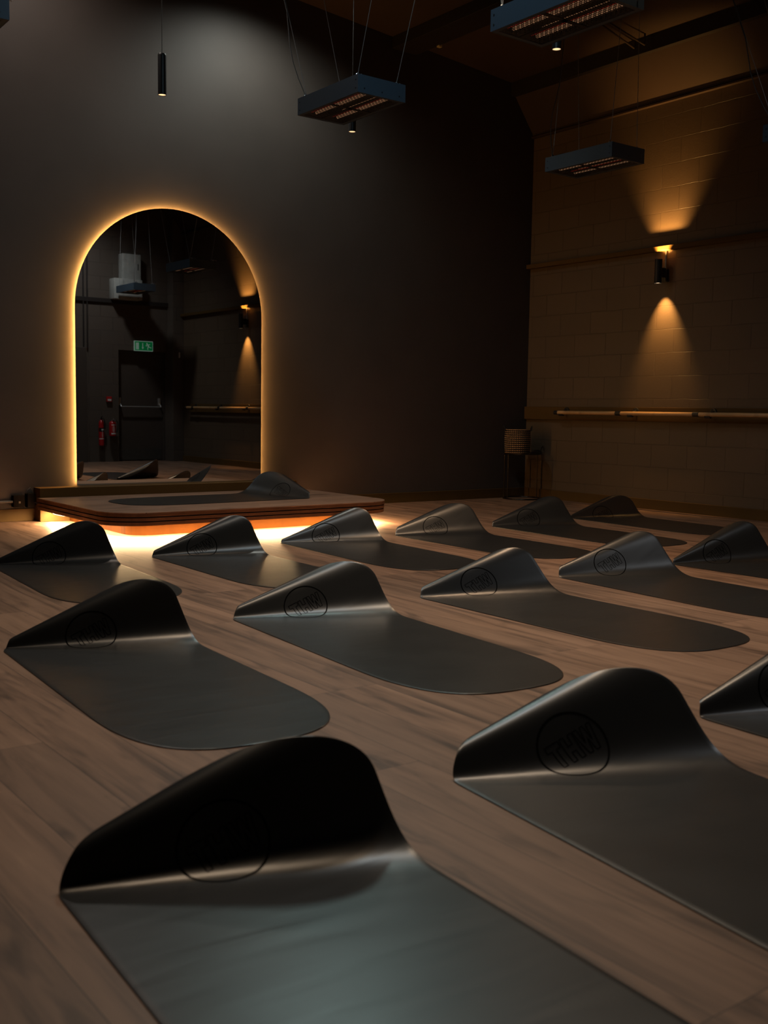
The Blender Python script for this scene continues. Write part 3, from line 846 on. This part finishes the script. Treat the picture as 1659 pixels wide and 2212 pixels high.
# ------------------------------------------------------------------ side table and basket
tb = empty('side_table', (-.27, -.24, 0)); tag(tb, 'thin black metal side table on a ring base in the room corner', 'table')
bm = bmesh.new(); lathe(bm, [(0, .484), (.205, .484), (.207, .488), (.207, .496), (.203, .498), (.203, .492), (0, .492)], 48); obj('tabletop', bm, M['brass_black'], tb)
bm = bmesh.new(); tube(bm, [(.205*math.cos(2*PI*k/48), .205*math.sin(2*PI*k/48), .008) for k in range(48)], .007, 8, True); obj('base_ring', bm, M['brass_black'], tb)
for a in (-.95, -.1, 2.2, 3.05):
    bm = bmesh.new(); tube(bm, [(.2*math.cos(a), .2*math.sin(a), .008), (.2*math.cos(a), .2*math.sin(a), .486)], .005, 8); obj('leg', bm, M['brass_black'], tb)
bk = empty('woven_basket', (-.335, -.215, .4925)); tag(bk, 'round woven rope basket with two small handles on the side table', 'basket')
bm = bmesh.new(); rows = 12; hB = .262
for r_ in range(rows):
    z = .012+(hB-.02)*r_/(rows-1); R0 = .128+.006*math.sin(PI*r_/(rows-1))
    for ph in (0, PI):
        pts = []
        n = 108
        for k in range(n):
            a = 2*PI*k/n; w = math.sin(a*18+ph+r_*PI*0)
            pts.append(((R0+.004*w)*math.cos(a), (R0+.004*w)*math.sin(a), z+.0036*math.cos(a*18+ph)))
        tube(bm, pts, .0040, 6, True)
obj('rope_weave', bm, M['wicker'], bk)
bm = bmesh.new(); lathe(bm, [(0, .003), (.122, .003), (.127, .13), (.122, hB), (.118, hB), (.118, .01), (0, .01)], 40)
for k in range(36):
    a = 2*PI*k/36; tube(bm, [(.133*math.cos(a), .133*math.sin(a), .01), (.138*math.cos(a), .138*math.sin(a), .13), (.133*math.cos(a), .133*math.sin(a), hB-.006)], .0035, 6)
obj('liner', bm, M['wicker_dark'], bk)
for a in (2.55, 2.55-PI):
    bm = bmesh.new(); c, s_ = math.cos(a), math.sin(a)
    pts = []
    for k in range(11):
        f = PI*k/10; u = .032*math.cos(f); h_ = hB-.02+.052*math.sin(f)
        pts.append((.14*c+.012*math.sin(f)*c-u*s_, .14*s_+.012*math.sin(f)*s_+u*c, h_))
    tube(bm, pts, .0055, 8); obj('handle', bm, M['wicker_dark'], bk)

# ------------------------------------------------------------------ unseen ceiling lamps: wall pair inferred from scallops, others placed for their light
def unseen_spot(x, y, aim, color, energy, size, blend, rad, label, z=None):
    z = z if z is not None else ceil_z(x)-.16
    t = empty('unseen_spotlight', (x, y, z)); tag(t, label, 'lamp', 'ceiling spotlights')
    bm = bmesh.new(); lathe(bm, [(0, .14), (.04, .14), (.045, .13), (.045, 0), (.04, 0), (.04, .015), (0, .015)], 24)
    tube(bm, [(0, 0, .14), (0, 0, ceil_z(x)-z)], .008, 8)
    obj('lamp_body', bm, M['black_metal'], t)
    spot(t, (0, 0, -.01), aim, color, energy, size, blend, rad)
NEUT = (1., .74, .50); COOL = (.62, .86, 1.)
#LIGHTS
LSET = [
 # x, y, aim, colour, energy, cone, blend, radius
 (-3.62, -.75, (.0, .15, -1.0), (.93, 1., .93), 88, 150, .8, .08, 'black ceiling spotlight near the mirror wall, right one of two'),
 (-5.60, -.9, (-.1, .15, -1.0), (1., .86, .76), 50, 165, .7, .08, 'black ceiling spotlight near the mirror wall, left one of two'),
 (-5.15, -4.6, (0, .1, -1), COOL, 110, 150, 1., .15, 'unseen black spotlight with a cool tint over the middle row of mats'),  # unseen source, placed to light the blue heater faces
 (-4.1, -2.3, (-.55, -1, -.85), (.68, .97, .92), 100, 100, 1., .25, 'added black spotlight angled towards the near end of the room'),  # added source for the teal sheen on the nearest mats
 (-6.4, -5.0, (0, -.15, -1), NEUT, 220, 100, 1., .12, 'unseen black spotlight over the left of the floor'),  # unseen downlight, placed to lift the front left floor
 (-4.2, -5.0, (-.1, -.1, -1), NEUT, 280, 88, 1., .12, 'unseen black spotlight over the right of the floor'),  # unseen downlight, placed to lift the floor on the right
 (-2.2, -7.3, (0, -.3, -1), (.9, .95, 1.), 130, 130, 1., .12, 'added black spotlight near the fire door'),  # added to brighten the near wall as mirrored
]
for a in LSET: unseen_spot(*a)

# ------------------------------------------------------------------ world, camera, render settings
w = bpy.data.worlds.new('dim_room'); S.world = w; w.use_nodes = True
w.node_tree.nodes['Background'].inputs[0].default_value = (.5, .6, .7, 1)
w.node_tree.nodes['Background'].inputs[1].default_value = .0

cam = bpy.data.cameras.new('camera'); co = bpy.data.objects.new('camera', cam); link(co)
cam.sensor_fit = 'VERTICAL'; cam.sensor_height = 36; cam.sensor_width = 27
cam.lens = 2293/2212*36; cam.clip_start = .05; cam.clip_end = 60
R_ = ((0.79984199, -0.60000906, 0.01555363), (-0.04414396, -0.08465002, -0.99543241), (0.59858508, 0.79550204, -0.09419342))
co.matrix_world = Matrix(((R_[0][0], -R_[1][0], -R_[2][0], -8.38),
                          (R_[0][1], -R_[1][1], -R_[2][1], -8.53),
                          (R_[0][2], -R_[1][2], -R_[2][2], .92),
                          (0, 0, 0, 1)))
cam.dof.use_dof = True; cam.dof.focus_distance = 7.5; cam.dof.aperture_fstop = 4.5
S.camera = co
S.view_settings.view_transform = 'Standard'; S.view_settings.look = 'None'
S.view_settings.gamma = 1; S.view_settings.use_curve_mapping = False
S.view_settings.exposure = 0
S.cycles.max_bounces = 8; S.cycles.diffuse_bounces = 4; S.cycles.glossy_bounces = 5
S.cycles.sample_clamp_indirect = 4
